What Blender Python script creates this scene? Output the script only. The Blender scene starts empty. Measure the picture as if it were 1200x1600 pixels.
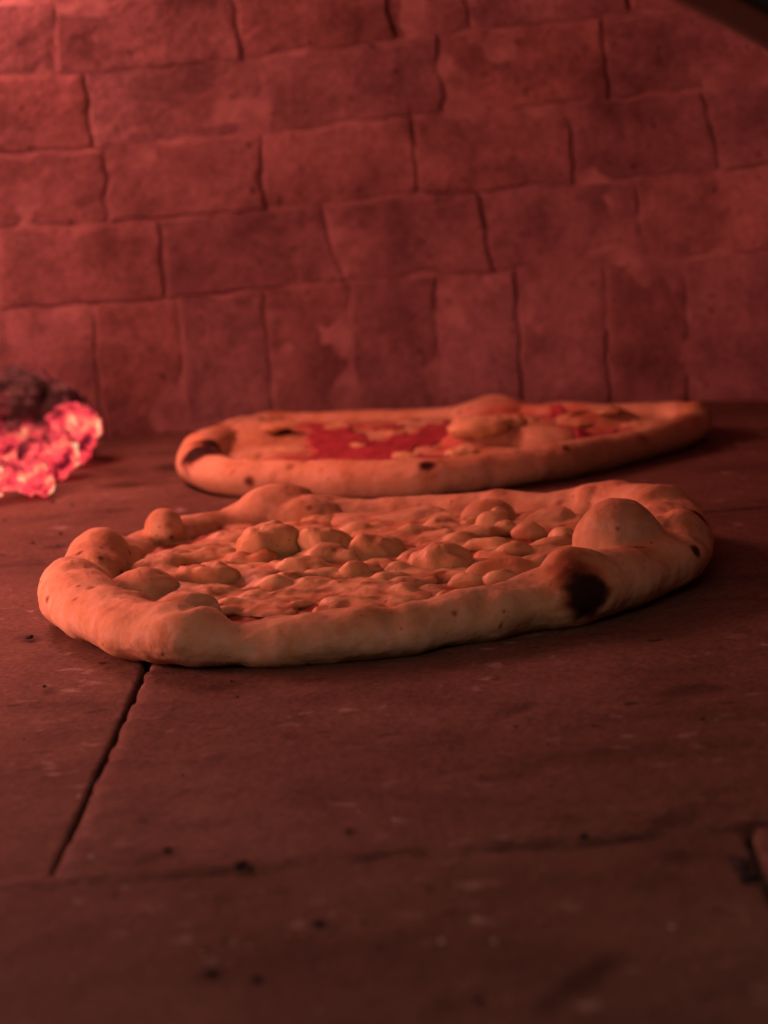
import bpy, math, random
import numpy as np
from mathutils import Vector, Matrix, noise

random.seed(7)
rng = np.random.default_rng(7)
scene = bpy.context.scene
COL = scene.collection

# ------------------------------------------------------------------ camera
FPX = 4340.0                    # focal length in photo pixels (photo 1200 x 1600)
CAM = np.array([0.0, 0.0, 0.272])
PITCH = math.atan(729.0 / FPX)
ROLL = math.radians(4.0)
r0 = np.array([1.0, 0, 0])
u0 = np.array([0, math.sin(PITCH), math.cos(PITCH)])
FWD = np.array([0, math.cos(PITCH), -math.sin(PITCH)])
RIGHT = math.cos(ROLL) * r0 - math.sin(ROLL) * u0
UP = math.sin(ROLL) * r0 + math.cos(ROLL) * u0

cd = bpy.data.cameras.new('camera')
cd.sensor_width = 36.0
cd.lens = 36.0 * FPX / 1600.0
cd.clip_start = 0.02
cd.clip_end = 20.0
cd.dof.use_dof = True
cd.dof.focus_distance = 1.32
cd.dof.aperture_fstop = (cd.lens / 1000.0) / 0.0096
cam = bpy.data.objects.new('camera', cd)
M = Matrix.Identity(4)
for i in range(3):
    M[i][0], M[i][1], M[i][2], M[i][3] = RIGHT[i], UP[i], -FWD[i], CAM[i]
cam.matrix_world = M
COL.objects.link(cam)
scene.camera = cam

# ------------------------------------------------------------------ world, lamps, exposure
world = bpy.data.worlds.new('World')
scene.world = world
world.use_nodes = True
bg = world.node_tree.nodes['Background']
bg.inputs[0].default_value = (1.0, 0.62, 0.55, 1)
bg.inputs[1].default_value = 0.010
scene.view_settings.view_transform = 'Standard'
scene.view_settings.look = 'None'
scene.view_settings.exposure = 0.0
scene.view_settings.gamma = 1.0
scene.cycles.max_bounces = 4
scene.cycles.diffuse_bounces = 1
scene.cycles.glossy_bounces = 2
scene.cycles.use_adaptive_sampling = True
scene.cycles.adaptive_threshold = 0.03
scene.cycles.caustics_reflective = False
scene.cycles.caustics_refractive = False


def lamp(name, kind, loc, power, color, size, aim=None):
    l = bpy.data.lights.new(name, kind)
    l.energy = power
    l.color = color
    if kind == 'POINT':
        l.shadow_soft_size = size
    else:
        l.shape = 'DISK'
        l.size = size
    o = bpy.data.objects.new(name, l)
    o.location = loc
    if aim is not None:
        o.rotation_euler = (Vector(aim) - Vector(loc)).to_track_quat('-Z', 'Y').to_euler()
    COL.objects.link(o)
    return o


# the wood fire burns against the left side of the oven, just beyond the embers in view
lamp('fire_embers', 'POINT', (-0.41, 1.31, 0.098), 3.7, (1.0, 0.245, 0.20), 0.06)
lamp('fire_flames', 'POINT', (-0.31, 1.77, 0.325), 6.0, (1.0, 0.245, 0.205), 0.08)
# the dim room light that enters through the oven's mouth
lamp('room_light', 'AREA', (-0.15, 0.22, 0.72), 1.9, (1.0, 0.56, 0.46), 0.5, (0.0, 1.2, 0.0))


# ------------------------------------------------------------------ projection helpers
def ray(px, py):
    d = FWD * FPX + RIGHT * (px - 600.0) + UP * (800.0 - py)
    return d / np.linalg.norm(d)


def at_z(px, py, z=0.0):
    d = ray(px, py)
    return CAM + d * ((z - CAM[2]) / d[2])


def at_y(px, py, y):
    d = ray(px, py)
    return CAM + d * ((y - CAM[1]) / d[1])


# dome of the oven: round plan, upright foot, flattened vault
DC = np.array([0.0, 1.43])
DR, DZ0, DH = 0.62, 0.095, 0.40


def dome_r(z):
    if z <= DZ0:
        return DR
    t = min(1.0, (z - DZ0) / DH)
    return DR * math.sqrt(max(0.0, 1 - t * t))


def dome_p(phi, z):
    r = dome_r(z)
    return np.array([DC[0] + r * math.sin(phi), DC[1] + r * math.cos(phi), z])


def dome_n(phi, z):                       # pointing into the oven
    e = 1e-3
    s = (dome_r(z + e) - dome_r(z - e)) / (2 * e)
    n = np.array([-math.sin(phi), -math.cos(phi), s])
    return n / np.linalg.norm(n)


def dome_hit(px, py):
    d = ray(px, py)

    def f(t):
        p = CAM + d * t
        return math.hypot(p[0] - DC[0], p[1] - DC[1]) - dome_r(p[2])
    a, b = 1.5, 2.6
    t = a
    while f(t) < 0 and t < b:
        t += 0.01
    lo, hi = t - 0.01, t
    for _ in range(30):
        m = (lo + hi) / 2
        if f(m) < 0:
            lo = m
        else:
            hi = m
    p = CAM + d * hi
    return math.atan2(p[0] - DC[0], p[1] - DC[1]), p[2]


# ------------------------------------------------------------------ mesh helpers
def tag(o, label=None, cat=None, group=None, kind=None):
    if label:
        o['label'] = label
    if cat:
        o['category'] = cat
    if group:
        o['group'] = group
    if kind:
        o['kind'] = kind
    return o


def mesh_obj(name, verts, faces, mat, parent=None, smooth=True, colors=None, cname='tint'):
    me = bpy.data.meshes.new(name)
    me.from_pydata([tuple(v) for v in verts], [], faces)
    if smooth:
        me.polygons.foreach_set('use_smooth', [True] * len(me.polygons))
    if mat:
        me.materials.append(mat)
    if colors is not None:
        set_color(me, colors, cname)
    me.update()
    o = bpy.data.objects.new(name, me)
    COL.objects.link(o)
    if parent is not None:
        o.parent = parent
    return o


def set_color(me, colors, cname='tint'):
    at = me.color_attributes.new(cname, 'FLOAT_COLOR', 'POINT')
    c = np.ones((len(me.vertices), 4), dtype=np.float32)
    c[:, :3] = colors
    at.data.foreach_set('color', c.ravel())


def empty(name, loc=(0, 0, 0)):
    o = bpy.data.objects.new(name, None)
    o.location = loc
    o.empty_display_size = 0.05
    COL.objects.link(o)
    return o


def fbm(p, scale, octaves=3, seed=0.0):
    v, a, s = 0.0, 1.0, scale
    q = Vector((p[0] + seed, p[1] - seed * 0.7, p[2] + seed * 1.3))
    for _ in range(octaves):
        v += a * noise.noise(q * s)
        a *= 0.5
        s *= 2.03
    return v


def smoothstep(a, b, x):
    t = np.clip((x - a) / (b - a), 0, 1)
    return t * t * (3 - 2 * t)


# ------------------------------------------------------------------ materials
class NT:
    def __init__(self, name):
        self.m = bpy.data.materials.new(name)
        self.m.use_nodes = True
        self.t = self.m.node_tree
        self.b = self.t.nodes['Principled BSDF']
        self.coord = self.t.nodes.new('ShaderNodeTexCoord')

    def n(self, kind, **kw):
        nd = self.t.nodes.new(kind)
        for k, v in kw.items():
            setattr(nd, k, v)
        return nd

    def link(self, a, b):
        self.t.links.new(a, b)

    def noise(self, scale, detail=4, rough=0.55, stretch=None, dist=0.0):
        nd = self.n('ShaderNodeTexNoise')
        nd.inputs['Scale'].default_value = scale
        nd.inputs['Detail'].default_value = detail
        nd.inputs['Roughness'].default_value = rough
        nd.inputs['Distortion'].default_value = dist
        if stretch:
            mp = self.n('ShaderNodeMapping')
            mp.inputs['Scale'].default_value = stretch
            self.link(self.coord.outputs['Object'], mp.inputs['Vector'])
            self.link(mp.outputs[0], nd.inputs['Vector'])
        else:
            self.link(self.coord.outputs['Object'], nd.inputs['Vector'])
        return nd.outputs['Fac']

    def ramp(self, fac, stops):
        r = self.n('ShaderNodeValToRGB')
        els = r.color_ramp.elements
        while len(els) < len(stops):
            els.new(0.5)
        for e, (p, c) in zip(els, stops):
            e.position = p
            e.color = (c[0], c[1], c[2], 1) if not isinstance(c, (int, float)) else (c, c, c, 1)
        self.link(fac, r.inputs[0])
        return r.outputs[0]

    def mix(self, fac, a, b, mode='MIX'):
        m = self.n('ShaderNodeMix', data_type='RGBA', blend_type=mode)
        for sock, v in ((m.inputs[0], fac), (m.inputs[6], a), (m.inputs[7], b)):
            if isinstance(v, (int, float)):
                sock.default_value = v
            elif isinstance(v, tuple):
                sock.default_value = (v[0], v[1], v[2], 1)
            else:
                self.link(v, sock)
        return m.outputs[2]

    def attr(self, name):
        a = self.n('ShaderNodeAttribute', attribute_name=name)
        return a.outputs['Color']

    def bump(self, h, strength, dist, prev=None):
        b = self.n('ShaderNodeBump')
        b.inputs['Strength'].default_value = strength
        b.inputs['Distance'].default_value = dist
        self.link(h, b.inputs['Height'])
        if prev is not None:
            self.link(prev, b.inputs['Normal'])
        self.link(b.outputs[0], self.b.inputs['Normal'])
        return b.outputs[0]


def brick_material():
    k = NT('firebrick')
    base = k.ramp(k.noise(9, 5, 0.6), [(0.30, (0.200, 0.113, 0.112)), (0.55, (0.325, 0.192, 0.186)), (0.78, (0.46, 0.285, 0.275))])
    soot = k.ramp(k.noise(22, 5, 0.62), [(0.34, 0.62), (0.55, 1.0), (0.75, 1.2)])
    c = k.mix(1.0, base, soot, 'MULTIPLY')
    pits = k.ramp(k.noise(120, 3, 0.5), [(0.27, 0.35), (0.33, 1.0)])
    c = k.mix(1.0, c, pits, 'MULTIPLY')
    c = k.mix(1.0, c, k.attr('tint'), 'MULTIPLY')
    gr = k.ramp(k.noise(210, 3, 0.7), [(0.32, 0.78), (0.5, 1.0), (0.7, 1.22)])
    c = k.mix(1.0, c, gr, 'MULTIPLY')
    bloom = k.ramp(k.noise(13, 6, 0.66, (1.0, 1.0, 1.7), 0.8), [(0.52, 0.0), (0.74, 0.30)])
    c = k.mix(bloom, c, (0.48, 0.32, 0.32))
    k.link(c, k.b.inputs['Base Color'])
    k.b.inputs['Roughness'].default_value = 0.9
    k.b.inputs['Specular IOR Level'].default_value = 0.15
    k.bump(k.noise(75, 5, 0.75), 0.9, 0.0035)
    return k.m


def mortar_material():
    k = NT('mortar')
    c = k.ramp(k.noise(40, 5, 0.6), [(0.35, (0.24, 0.14, 0.135)), (0.5, (0.325, 0.196, 0.19)), (0.65, (0.44, 0.285, 0.27))])
    k.link(c, k.b.inputs['Base Color'])
    k.b.inputs['Roughness'].default_value = 0.95
    k.b.inputs['Specular IOR Level'].default_value = 0.1
    k.bump(k.noise(160, 5, 0.65), 0.6, 0.002)
    return k.m


def slab_material():
    k = NT('hearth_stone')
    base = k.ramp(k.noise(7, 5, 0.6), [(0.30, (0.125, 0.078, 0.055)), (0.55, (0.180, 0.117, 0.085)), (0.80, (0.250, 0.175, 0.135))])
    streak = k.ramp(k.noise(24, 5, 0.66, (0.75, 1.0, 1.0), 0.4), [(0.30, 0.62), (0.47, 0.96), (0.75, 1.15)])
    c = k.mix(1.0, base, streak, 'MULTIPLY')
    fl = k.ramp(k.noise(75, 3, 0.5, None, 0.3), [(0.60, 0.0), (0.72, 1.0)])
    fl2 = k.ramp(k.noise(11, 2, 0.5), [(0.45, 0.0), (0.62, 1.0)])
    flour = k.mix(1.0, fl, fl2, 'MULTIPLY')
    fm = k.mix(1.0, flour, (0.58, 0.58, 0.58), 'MULTIPLY')
    c = k.mix(fm, c, (0.55, 0.50, 0.46))
    gr = k.ramp(k.noise(330, 3, 0.65), [(0.33, 0.72), (0.5, 1.0), (0.68, 1.28)])
    c = k.mix(1.0, c, gr, 'MULTIPLY')
    sp = k.ramp(k.noise(95, 2, 0.5, (0.6, 1.0, 1.0)), [(0.25, 0.25), (0.31, 1.0)])
    c = k.mix(1.0, c, sp, 'MULTIPLY')
    c = k.mix(1.0, c, k.attr('tint'), 'MULTIPLY')
    k.link(c, k.b.inputs['Base Color'])
    k.b.inputs['Roughness'].default_value = 0.8
    k.b.inputs['Specular IOR Level'].default_value = 0.2
    n1 = k.bump(k.noise(40, 5, 0.7), 0.6, 0.003)
    k.bump(k.noise(300, 2, 0.65), 0.4, 0.0008, n1)
    return k.m


def dough_material(name, rough=0.55, sss=0.25, fine=0.5):
    k = NT(name)
    mot = k.ramp(k.noise(55, 4, 0.55), [(0.28, (0.80, 0.68, 0.56)), (0.5, (1.0, 1.0, 1.0)), (0.8, (1.06, 1.06, 1.06))])
    c = k.mix(1.0, k.attr('tint'), mot, 'MULTIPLY')
    fr = k.ramp(k.noise(170, 2, 0.5), [(0.24, (0.55, 0.36, 0.22)), (0.31, (1, 1, 1))])
    c = k.mix(1.0, c, fr, 'MULTIPLY')
    k.link(c, k.b.inputs['Base Color'])
    k.b.inputs['Roughness'].default_value = rough
    k.b.inputs['Specular IOR Level'].default_value = 0.22
    k.b.inputs['Subsurface Weight'].default_value = sss
    k.b.inputs['Subsurface Radius'].default_value = (1.0, 0.45, 0.25)
    k.b.inputs['Subsurface Scale'].default_value = 0.004
    n1 = k.bump(k.noise(110, 3, 0.6), 0.45 * fine, 0.0014)
    k.bump(k.noise(420, 2, 0.6), 0.6 * fine, 0.0007, n1)
    return k.m


def sauce_material(name, stops):
    k = NT(name)
    c = k.ramp(k.noise(60, 4, 0.6), stops)
    k.link(c, k.b.inputs['Base Color'])
    k.b.inputs['Roughness'].default_value = 0.42
    k.b.inputs['Subsurface Weight'].default_value = 0.15
    k.b.inputs['Subsurface Scale'].default_value = 0.003
    k.bump(k.noise(200, 4, 0.6), 0.5, 0.0012)
    return k.m


def ember_material(name, zlo, zhi, hot=1.0):
    """charcoal that glows where it burns: ash-crusted dark above, red heart below, yellow in the hottest cracks"""
    k = NT(name)
    k.link(k.ramp(k.noise(70, 4), [(0.35, (0.018, 0.014, 0.014)), (0.7, (0.16, 0.13, 0.13))]), k.b.inputs['Base Color'])
    k.b.inputs['Roughness'].default_value = 0.95
    geo = k.n('ShaderNodeNewGeometry')
    sx = k.n('ShaderNodeSeparateXYZ')
    k.link(geo.outputs['Position'], sx.inputs[0])
    mr = k.n('ShaderNodeMapRange')
    mr.inputs['From Min'].default_value = zhi
    mr.inputs['From Max'].default_value = zlo
    k.link(sx.outputs['Z'], mr.inputs['Value'])
    nz = k.noise(30, 3, 0.5, None, 0.4)
    ad = k.n('ShaderNodeMath', operation='ADD')
    k.link(mr.outputs[0], ad.inputs[0])
    sub = k.n('ShaderNodeMath', operation='MULTIPLY_ADD')
    k.link(nz, sub.inputs[0])
    sub.inputs[1].default_value = 1.5
    sub.inputs[2].default_value = -0.75
    k.link(sub.outputs[0], ad.inputs[1])
    glow = k.ramp(ad.outputs[0], [(0.18, 0.0), (0.34, 0.16), (0.55, 0.75), (1.0, 1.0)])
    vo = k.noise(70, 4, 0.6, None, 0.6)
    cap = k.n('ShaderNodeMath', operation='MULTIPLY_ADD')
    k.link(glow, cap.inputs[0])
    cap.inputs[1].default_value = 0.42
    cap.inputs[2].default_value = 0.36
    mn = k.n('ShaderNodeMath', operation='MINIMUM')
    k.link(vo, mn.inputs[0])
    k.link(cap.outputs[0], mn.inputs[1])
    vo = mn.outputs[0]
    col = k.ramp(vo, [(0.38, (0.10, 0.004, 0.010)), (0.46, (0.70, 0.030, 0.050)), (0.56, (1.0, 0.080, 0.085)), (0.63, (1.0, 0.24, 0.12)), (0.69, (1.0, 0.75, 0.42))])
    col = k.mix(1.0, col, glow, 'MULTIPLY')
    k.link(col, k.b.inputs['Emission Color'])
    k.b.inputs['Emission Strength'].default_value = hot
    k.m.cycles.emission_sampling = 'NONE'
    k.bump(k.noise(150, 5, 0.65), 0.8, 0.002)
    return k.m


def plain(name, c1, c2, scale, rough, metal=0.0, bump=0.3):
    k = NT(name)
    k.link(k.ramp(k.noise(scale, 5, 0.6), [(0.3, c1), (0.7, c2)]), k.b.inputs['Base Color'])
    k.b.inputs['Roughness'].default_value = rough
    k.b.inputs['Metallic'].default_value = metal
    k.bump(k.noise(scale * 4, 4, 0.6), bump, 0.001)
    return k.m


BRICK = brick_material()
MORTAR = mortar_material()
SLAB = slab_material()
CRUST = dough_material('baked_dough', 0.78, 0.3, 0.75)
CHEESE = dough_material('melted_cheese', 0.5, 0.35, 0.6)
SAUCE = sauce_material('tomato_sauce', [(0.3, (0.38, 0.045, 0.065)), (0.6, (0.56, 0.09, 0.12)), (0.8, (0.66, 0.20, 0.18))])
OILY = sauce_material('baked_sauce', [(0.3, (0.42, 0.10, 0.055)), (0.6, (0.56, 0.19, 0.09)), (0.8, (0.66, 0.32, 0.15))])
IRON = plain('sooty_iron', (0.016, 0.015, 0.015), (0.045, 0.043, 0.040), 14, 0.5, 0.2)
SAND = plain('sand_bed', (0.06, 0.04, 0.03), (0.12, 0.08, 0.06), 60, 0.95)
COAL = plain('charcoal', (0.012, 0.010, 0.010), (0.05, 0.04, 0.04), 200, 0.9)
FLOUR = plain('flour', (0.60, 0.55, 0.50), (0.75, 0.70, 0.64), 200, 0.9)


# ------------------------------------------------------------------ a laid piece: brick or slab
def laid_piece(name, surf, nx, ny, size, thick, mat, parent, edge=0.004, amp=0.0012, gap=0.0015,
               seed=0.0, tint=None, nscale=22, chip=0.5, warp=0.0):
    """surf(s, t) -> (point, normal) over the unit square; size = (w, h) in metres.
    A slab with a lightly uneven face, worn round edges and sides that run back into the bed."""
    w, h = size
    gs, gt = gap / w, gap / h

    def samples(n, L):                       # finer towards the edges
        a = np.linspace(0, 1, n + 1)
        e = edge * 1.6 / L
        inner = np.linspace(e, 1 - e, n - 3)
        return np.concatenate([[0, e * 0.18, e * 0.5], inner[0:], [1 - e * 0.5, 1 - e * 0.18, 1]])
    ss, ts = samples(nx, w), samples(ny, h)
    V, C = [], []
    for j, t in enumerate(ts):
        for i, s in enumerate(ss):
            s2, t2 = gs + s * (1 - 2 * gs), gt + t * (1 - 2 * gt)
            p, n = surf(s2, t2)
            if warp:
                p, n = surf(s2 + warp / w * fbm(p, 38, 3, 71), t2 + warp / h * fbm(p, 38, 3, 93))
            dx, dy = min(s, 1 - s) * w, min(t, 1 - t) * h
            k = 1.0 + chip * 1.4 * fbm(p, 60, 2, seed + 3)
            k2 = edge * max(0.35, k)
            drop = 0.0
            for d in (dx, dy):
                q = max(0.0, 1 - d / k2)
                drop += k2 * (1 - math.sqrt(max(0.0, 1 - q * q)))
            drop = min(drop, edge * 2.4)
            off = amp * fbm(p, nscale, 4, seed) - drop
            # ragged outline: shift inwards a little at the borders
            V.append(p + n * off)
            if tint is not None:
                C.append(tint(p))
    nxs, nys = len(ss), len(ts)
    F = []
    for j in range(nys - 1):
        for i in range(nxs - 1):
            a = j * nxs + i
            F.append((a, a + 1, a + nxs + 1, a + nxs))
    ring = [i for i in range(nxs)] + [j * nxs + nxs - 1 for j in range(1, nys)] + \
           [(nys - 1) * nxs + i for i in range(nxs - 2, -1, -1)] + [j * nxs for j in range(nys - 2, 0, -1)]
    base = len(V)
    for r in ring:
        i, j = r % nxs, r // nxs
        p, n = surf(gs + ss[i] * (1 - 2 * gs), gt + ts[j] * (1 - 2 * gt))
        V.append(p - n * thick)
        if tint is not None:
            C.append(C[r])
    m = len(ring)
    for q in range(m):
        F.append((ring[(q + 1) % m], ring[q], base + q, base + (q + 1) % m))
    F.append(tuple(base + q for q in range(m))[::-1])
    return mesh_obj(name, V, F, mat, parent, True, np.array(C) if tint is not None else None)


# ------------------------------------------------------------------ back wall of the oven
def interp(line, x):
    xs = [p[0] for p in line]
    ys = [p[1] for p in line]
    if x <= xs[0]:
        s = (ys[1] - ys[0]) / (xs[1] - xs[0])
        return ys[0] + s * (x - xs[0])
    if x >= xs[-1]:
        s = (ys[-1] - ys[-2]) / (xs[-1] - xs[-2])
        return ys[-1] + s * (x - xs[-1])
    return float(np.interp(x, xs, ys))


L1 = [(0, 484), (140, 478), (250, 469), (340, 460), (415, 453), (545, 441), (680, 431), (800, 420), (945, 411), (1075, 402), (1200, 392)]
L2 = [(0, 361), (105, 351), (250, 343), (340, 335), (420, 328), (505, 322), (620, 308), (745, 298), (860, 290), (990, 282), (1130, 266), (1200, 258)]
L3 = [(0, 239), (160, 231), (320, 219), (415, 206), (560, 189), (640, 182), (700, 177), (790, 170), (880, 161), (1000, 152), (1100, 142), (1200, 127)]
L4 = [(0, 119), (140, 112), (200, 106), (370, 94), (405, 90), (520, 79), (610, 63), (700, 51), (800, 41), (870, 34), (940, 28), (1000, 17), (1200, -8)]

# courses seen in the photograph: (lower line, upper line, joints as (x at top, x at bottom))
COURSES = [
    (None, L1, [(8, 22), (145, 155), (280, 287), (414, 422), (545, 550), (681, 684), (805, 813), (945, 949), (1075, 1071), (1212, 1206)]),
    (L1, L2, [(-8, 2), (249, 259), (505, 536), (747, 771), (989, 1013), (1236, 1262)]),
    (L2, L3, [(-76, -72), (165, 169), (407, 416), (643, 655), (883, 899), (1100, 1128), (1345, 1372)]),
    (L3, L4, [(-120, -110), (134, 146), (405, 416), (685, 696), (940, 952), (1200, 1216)]),
]
wall = None
PHI_MAX = 1.05
uvc = []
for lo, up, joints in COURSES:
    quads = []
    for (xt, xb) in joints:
        pt, zt = dome_hit(xt, interp(up, xt))
        if lo is None:
            pb, zb = dome_hit(xb, interp(up, xb) + 120)[0], -0.004
        else:
            pb, zb = dome_hit(xb, interp(lo, xb))
        quads.append([pt, zt, pb, zb])
    # carry the course on past the picture's edges
    w = abs(quads[1][0] - quads[0][0])
    w2 = abs(quads[-1][0] - quads[-2][0])
    while quads[0][0] > -PHI_MAX:
        q = quads[0]
        quads.insert(0, [q[0] - w, q[1], q[2] - w, q[3]])
    while quads[-1][0] < PHI_MAX:
        q = quads[-1]
        quads.append([q[0] + w2, q[1], q[2] + w2, q[3]])
    uvc.append(quads)
# course at the top of the picture and the ones above it, closing over
xs5 = [(85, 88), (365, 379), (610, 619), (726, 741), (984, 989), (1250, 1262)]
quads = []
for (xt, xb) in xs5:
    pb, zb = dome_hit(xb, interp(L4, xb))
    quads.append([pb - 0.012, zb + 0.048, pb, zb])
w = 0.19
while quads[0][0] > -PHI_MAX:
    q = quads[0]
    quads.insert(0, [q[0] - w, q[1], q[2] - w, q[3]])
while quads[-1][0] < PHI_MAX:
    q = quads[-1]
    quads.append([q[0] + w, q[1], q[2] + w, q[3]])
uvc.append(quads)
for kk in range(2):
    zb0 = 0.335 + 0.04 * kk
    quads = []
    ph = -PHI_MAX - (0.11 if kk else 0.0)
    while ph < PHI_MAX + 0.2:
        quads.append([ph - 0.01, zb0 + 0.04, ph, zb0])
        ph += 0.22
    uvc.append(quads)

# mortar shell (whole vault except the mouth side), then the bricks as its pieces
dark_px = [  # joints that are open and dark in the photograph
    [(250, 345), (252, 390), (258, 448)], [(505, 326), (512, 385), (524, 425), (537, 441)], [(747, 298), (758, 350), (770, 420)],
    [(989, 284), (1000, 345), (1013, 393), (1060, 398)], [(804, 422), (812, 500)], [(1076, 402), (1070, 470)],
    [(166, 270), (167, 345)], [(880, 165), (890, 225), (899, 278)], [(1098, 146), (1118, 200), (1128, 262)],
    [(655, 303), (745, 298), (860, 290), (990, 282), (1130, 266), (1200, 258)], [(409, 250), (412, 318)],
    [(414, 455), (418, 490)], [(945, 440), (946, 490)], [(984, 0), (988, 24)], [(612, 0), (616, 60)],
    [(640, 184), (648, 215)], [(100, 351), (170, 345)]]
DARK = []
for pl in dark_px:
    for a, b in zip(pl[:-1], pl[1:]):
        DARK.append((dome_hit(*a), dome_hit(*b)))


def dark_amount(phi, z):
    best = 1.0
    for (a, b) in DARK:
        ax, ay = a[0] * DR, a[1]
        bx, by = b[0] * DR, b[1]
        x, y = phi * DR, z
        l2 = (bx - ax) ** 2 + (by - ay) ** 2
        t = max(0.0, min(1.0, ((x - ax) * (bx - ax) + (y - ay) * (by - ay)) / max(l2, 1e-9)))
        d = math.hypot(x - ax - t * (bx - ax), y - ay - t * (by - ay))
        best = min(best, d / 0.009)
    return 1 - best


def mortar_shell():
    V, F, idx = [], [], {}
    phis = np.concatenate([np.linspace(-math.pi, -2.56, 12), np.linspace(-2.55, -0.62, 60), np.linspace(-0.61, 0.61, 420), np.linspace(0.62, 2.55, 60), np.linspace(2.56, math.pi, 12)])
    zs = np.concatenate([np.linspace(-0.01, 0.36, 130), DZ0 + DH * np.sin(np.linspace(math.asin((0.365 - DZ0) / DH), math.pi / 2, 24))])
    for j, z in enumerate(zs):
        for i, ph in enumerate(phis):
            p, n = dome_p(ph, z), dome_n(ph, min(z, DZ0 + DH * 0.98))
            off = -0.0003 + 0.0009 * fbm(p, 34, 4, 11)
            if abs(ph) < 0.62 and z < 0.34:
                off -= 0.0017 * max(0.0, dark_amount(ph, z)) * max(0.15, 0.75 + 1.1 * fbm(p, 26, 2, 31))
            V.append(p + n * off)
    n = len(phis)
    for j in range(len(zs) - 1):
        for i in range(n - 1):
            if abs(phis[i] + phis[i + 1]) > 5.1 and zs[j] < 0.345:
                continue                                  # the mouth
            a = j * n + i
            F.append((a, a + n, a + n + 1, a + 1))
    return mesh_obj('oven_wall', V, F, MORTAR)


wall = mortar_shell()
tag(wall, 'curved back wall of the oven, laid in red firebrick behind the pizzas', None, None, 'structure')

tone = random.Random(5)
nb = 0
for ci, quads in enumerate(uvc):
    for a, b in zip(quads[:-1], quads[1:]):
        (pt0, zt0, pb0, zb0), (pt1, zt1, pb1, zb1) = a, b
        proud = tone.uniform(0.0002, 0.0014)
        tilt = (tone.uniform(-1, 1) * 0.0010, tone.uniform(-1, 1) * 0.0012)
        tn = tone.uniform(0.86, 1.12)
        warm = tone.uniform(-0.05, 0.05)

        def surf(s, t, A=(pt0, zt0, pb0, zb0), B=(pt1, zt1, pb1, zb1), pr=proud, tl=tilt):
            ph = (1 - t) * ((1 - s) * A[2] + s * B[2]) + t * ((1 - s) * A[0] + s * B[0])
            z = (1 - t) * ((1 - s) * A[3] + s * B[3]) + t * ((1 - s) * A[1] + s * B[1])
            n = dome_n(ph, z)
            return dome_p(ph, z) + n * (pr + tl[0] * (s - .5) * 2 + tl[1] * (t - .5) * 2), n
        wd = abs(pb1 - pb0) * DR
        hg = float(np.linalg.norm(surf(.5, 0)[0] - surf(.5, 1)[0]))
        seen = abs((pb0 + pb1) / 2) < 0.5 and zb0 < 0.3
        laid_piece('brick', surf, 22 if seen else 8, 16 if seen else 7, (wd, hg), 0.012, BRICK, wall,
                   edge=0.0021, amp=0.0015, gap=0.0008, seed=nb * 1.7, nscale=26, chip=1.5, warp=0.0024,
                   tint=lambda p, tn=tn, wm=warm: (tn * (1 + wm), tn, tn * (1 - wm)))
        nb += 1

# ------------------------------------------------------------------ hearth floor
bed = mesh_obj('oven_floor', [(-0.75, 0.45, -0.030), (0.75, 0.45, -0.030), (0.75, 2.15, -0.030), (-0.75, 2.15, -0.030),
                              (-0.75, 0.45, -0.06), (0.75, 0.45, -0.06), (0.75, 2.15, -0.06), (-0.75, 2.15, -0.06)],
               [(0, 1, 2, 3), (7, 6, 5, 4), (0, 4, 5, 1), (1, 5, 6, 2), (2, 6, 7, 3), (3, 7, 4, 0)], SAND, None, False)
tag(bed, 'scorched stone hearth of the oven under the pizzas', None, None, 'structure')

# scorch marks: (px, py, half length px, half width px, angle deg, strength)
STAINS = [(905, 1535, 85, 22, -33, 0.6), (700, 1570, 60, 20, -20, 0.25), (330, 1523, 28, 11, -15, 0.55), (240, 1342, 45, 7, -20, 0.45),
          (1080, 1085, 70, 14, -8, 0.45), (810, 1108, 45, 9, -18, 0.35), (790, 1215, 60, 8, -12, 0.3), (330, 1080, 40, 7, -10, 0.2),
          (140, 708, 30, 4, -4, 0.6), (190, 759, 40, 4, -3, 0.6), (265, 732, 24, 8, 0, 0.6), (160, 718, 22, 4, 0, 0.5),
          (85, 855, 18, 4, -10, 0.7), (60, 770, 60, 9, -5, 0.5), (170, 800, 40, 4, -5, 0.35), (30, 880, 40, 6, -8, 0.3),
          (1040, 1285, 50, 14, -10, 0.45), (880, 1282, 30, 8, -8, 0.35), (500, 1446, 14, 8, 10, 0.6), (405, 1533, 16, 6, 0, 0.5),
          (45, 998, 16, 9, 0, 0.7), (75, 1075, 10, 5, 0, 0.6), (545, 1303, 10, 5, 0, 0.6), (912, 1312, 12, 7, 0, 0.7), (1050, 1340, 30, 10, 10, 0.4),
          (700, 1210, 30, 6, -15, 0.3), (455, 1157, 14, 5, 0, 0.4), (372, 1358, 20, 8, 8, 0.8), (350, 1400, 22, 10, -20, 0.35),
          (250, 1395, 160, 7, -5, 0.12), (150, 950, 60, 8, -8, 0.18), (260, 1130, 50, 10, -50, 0.2), (480, 1100, 90, 14, -6, 0.16), (950, 1180, 110, 20, -6, 0.2)]
SW = []
for (px, py, a, b, ang, s) in STAINS:
    c = at_z(px, py)
    ca, sa = math.cos(math.radians(ang)), math.sin(math.radians(ang))
    e1 = at_z(px + a * ca, py + a * sa) - c
    e2 = at_z(px - b * sa, py + b * ca) - c
    inv = np.linalg.inv(np.array([[e1[0], e2[0]], [e1[1], e2[1]]]))
    SW.append((c, inv, s))
SWc = np.array([s[0][:2] for s in SW])


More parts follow.
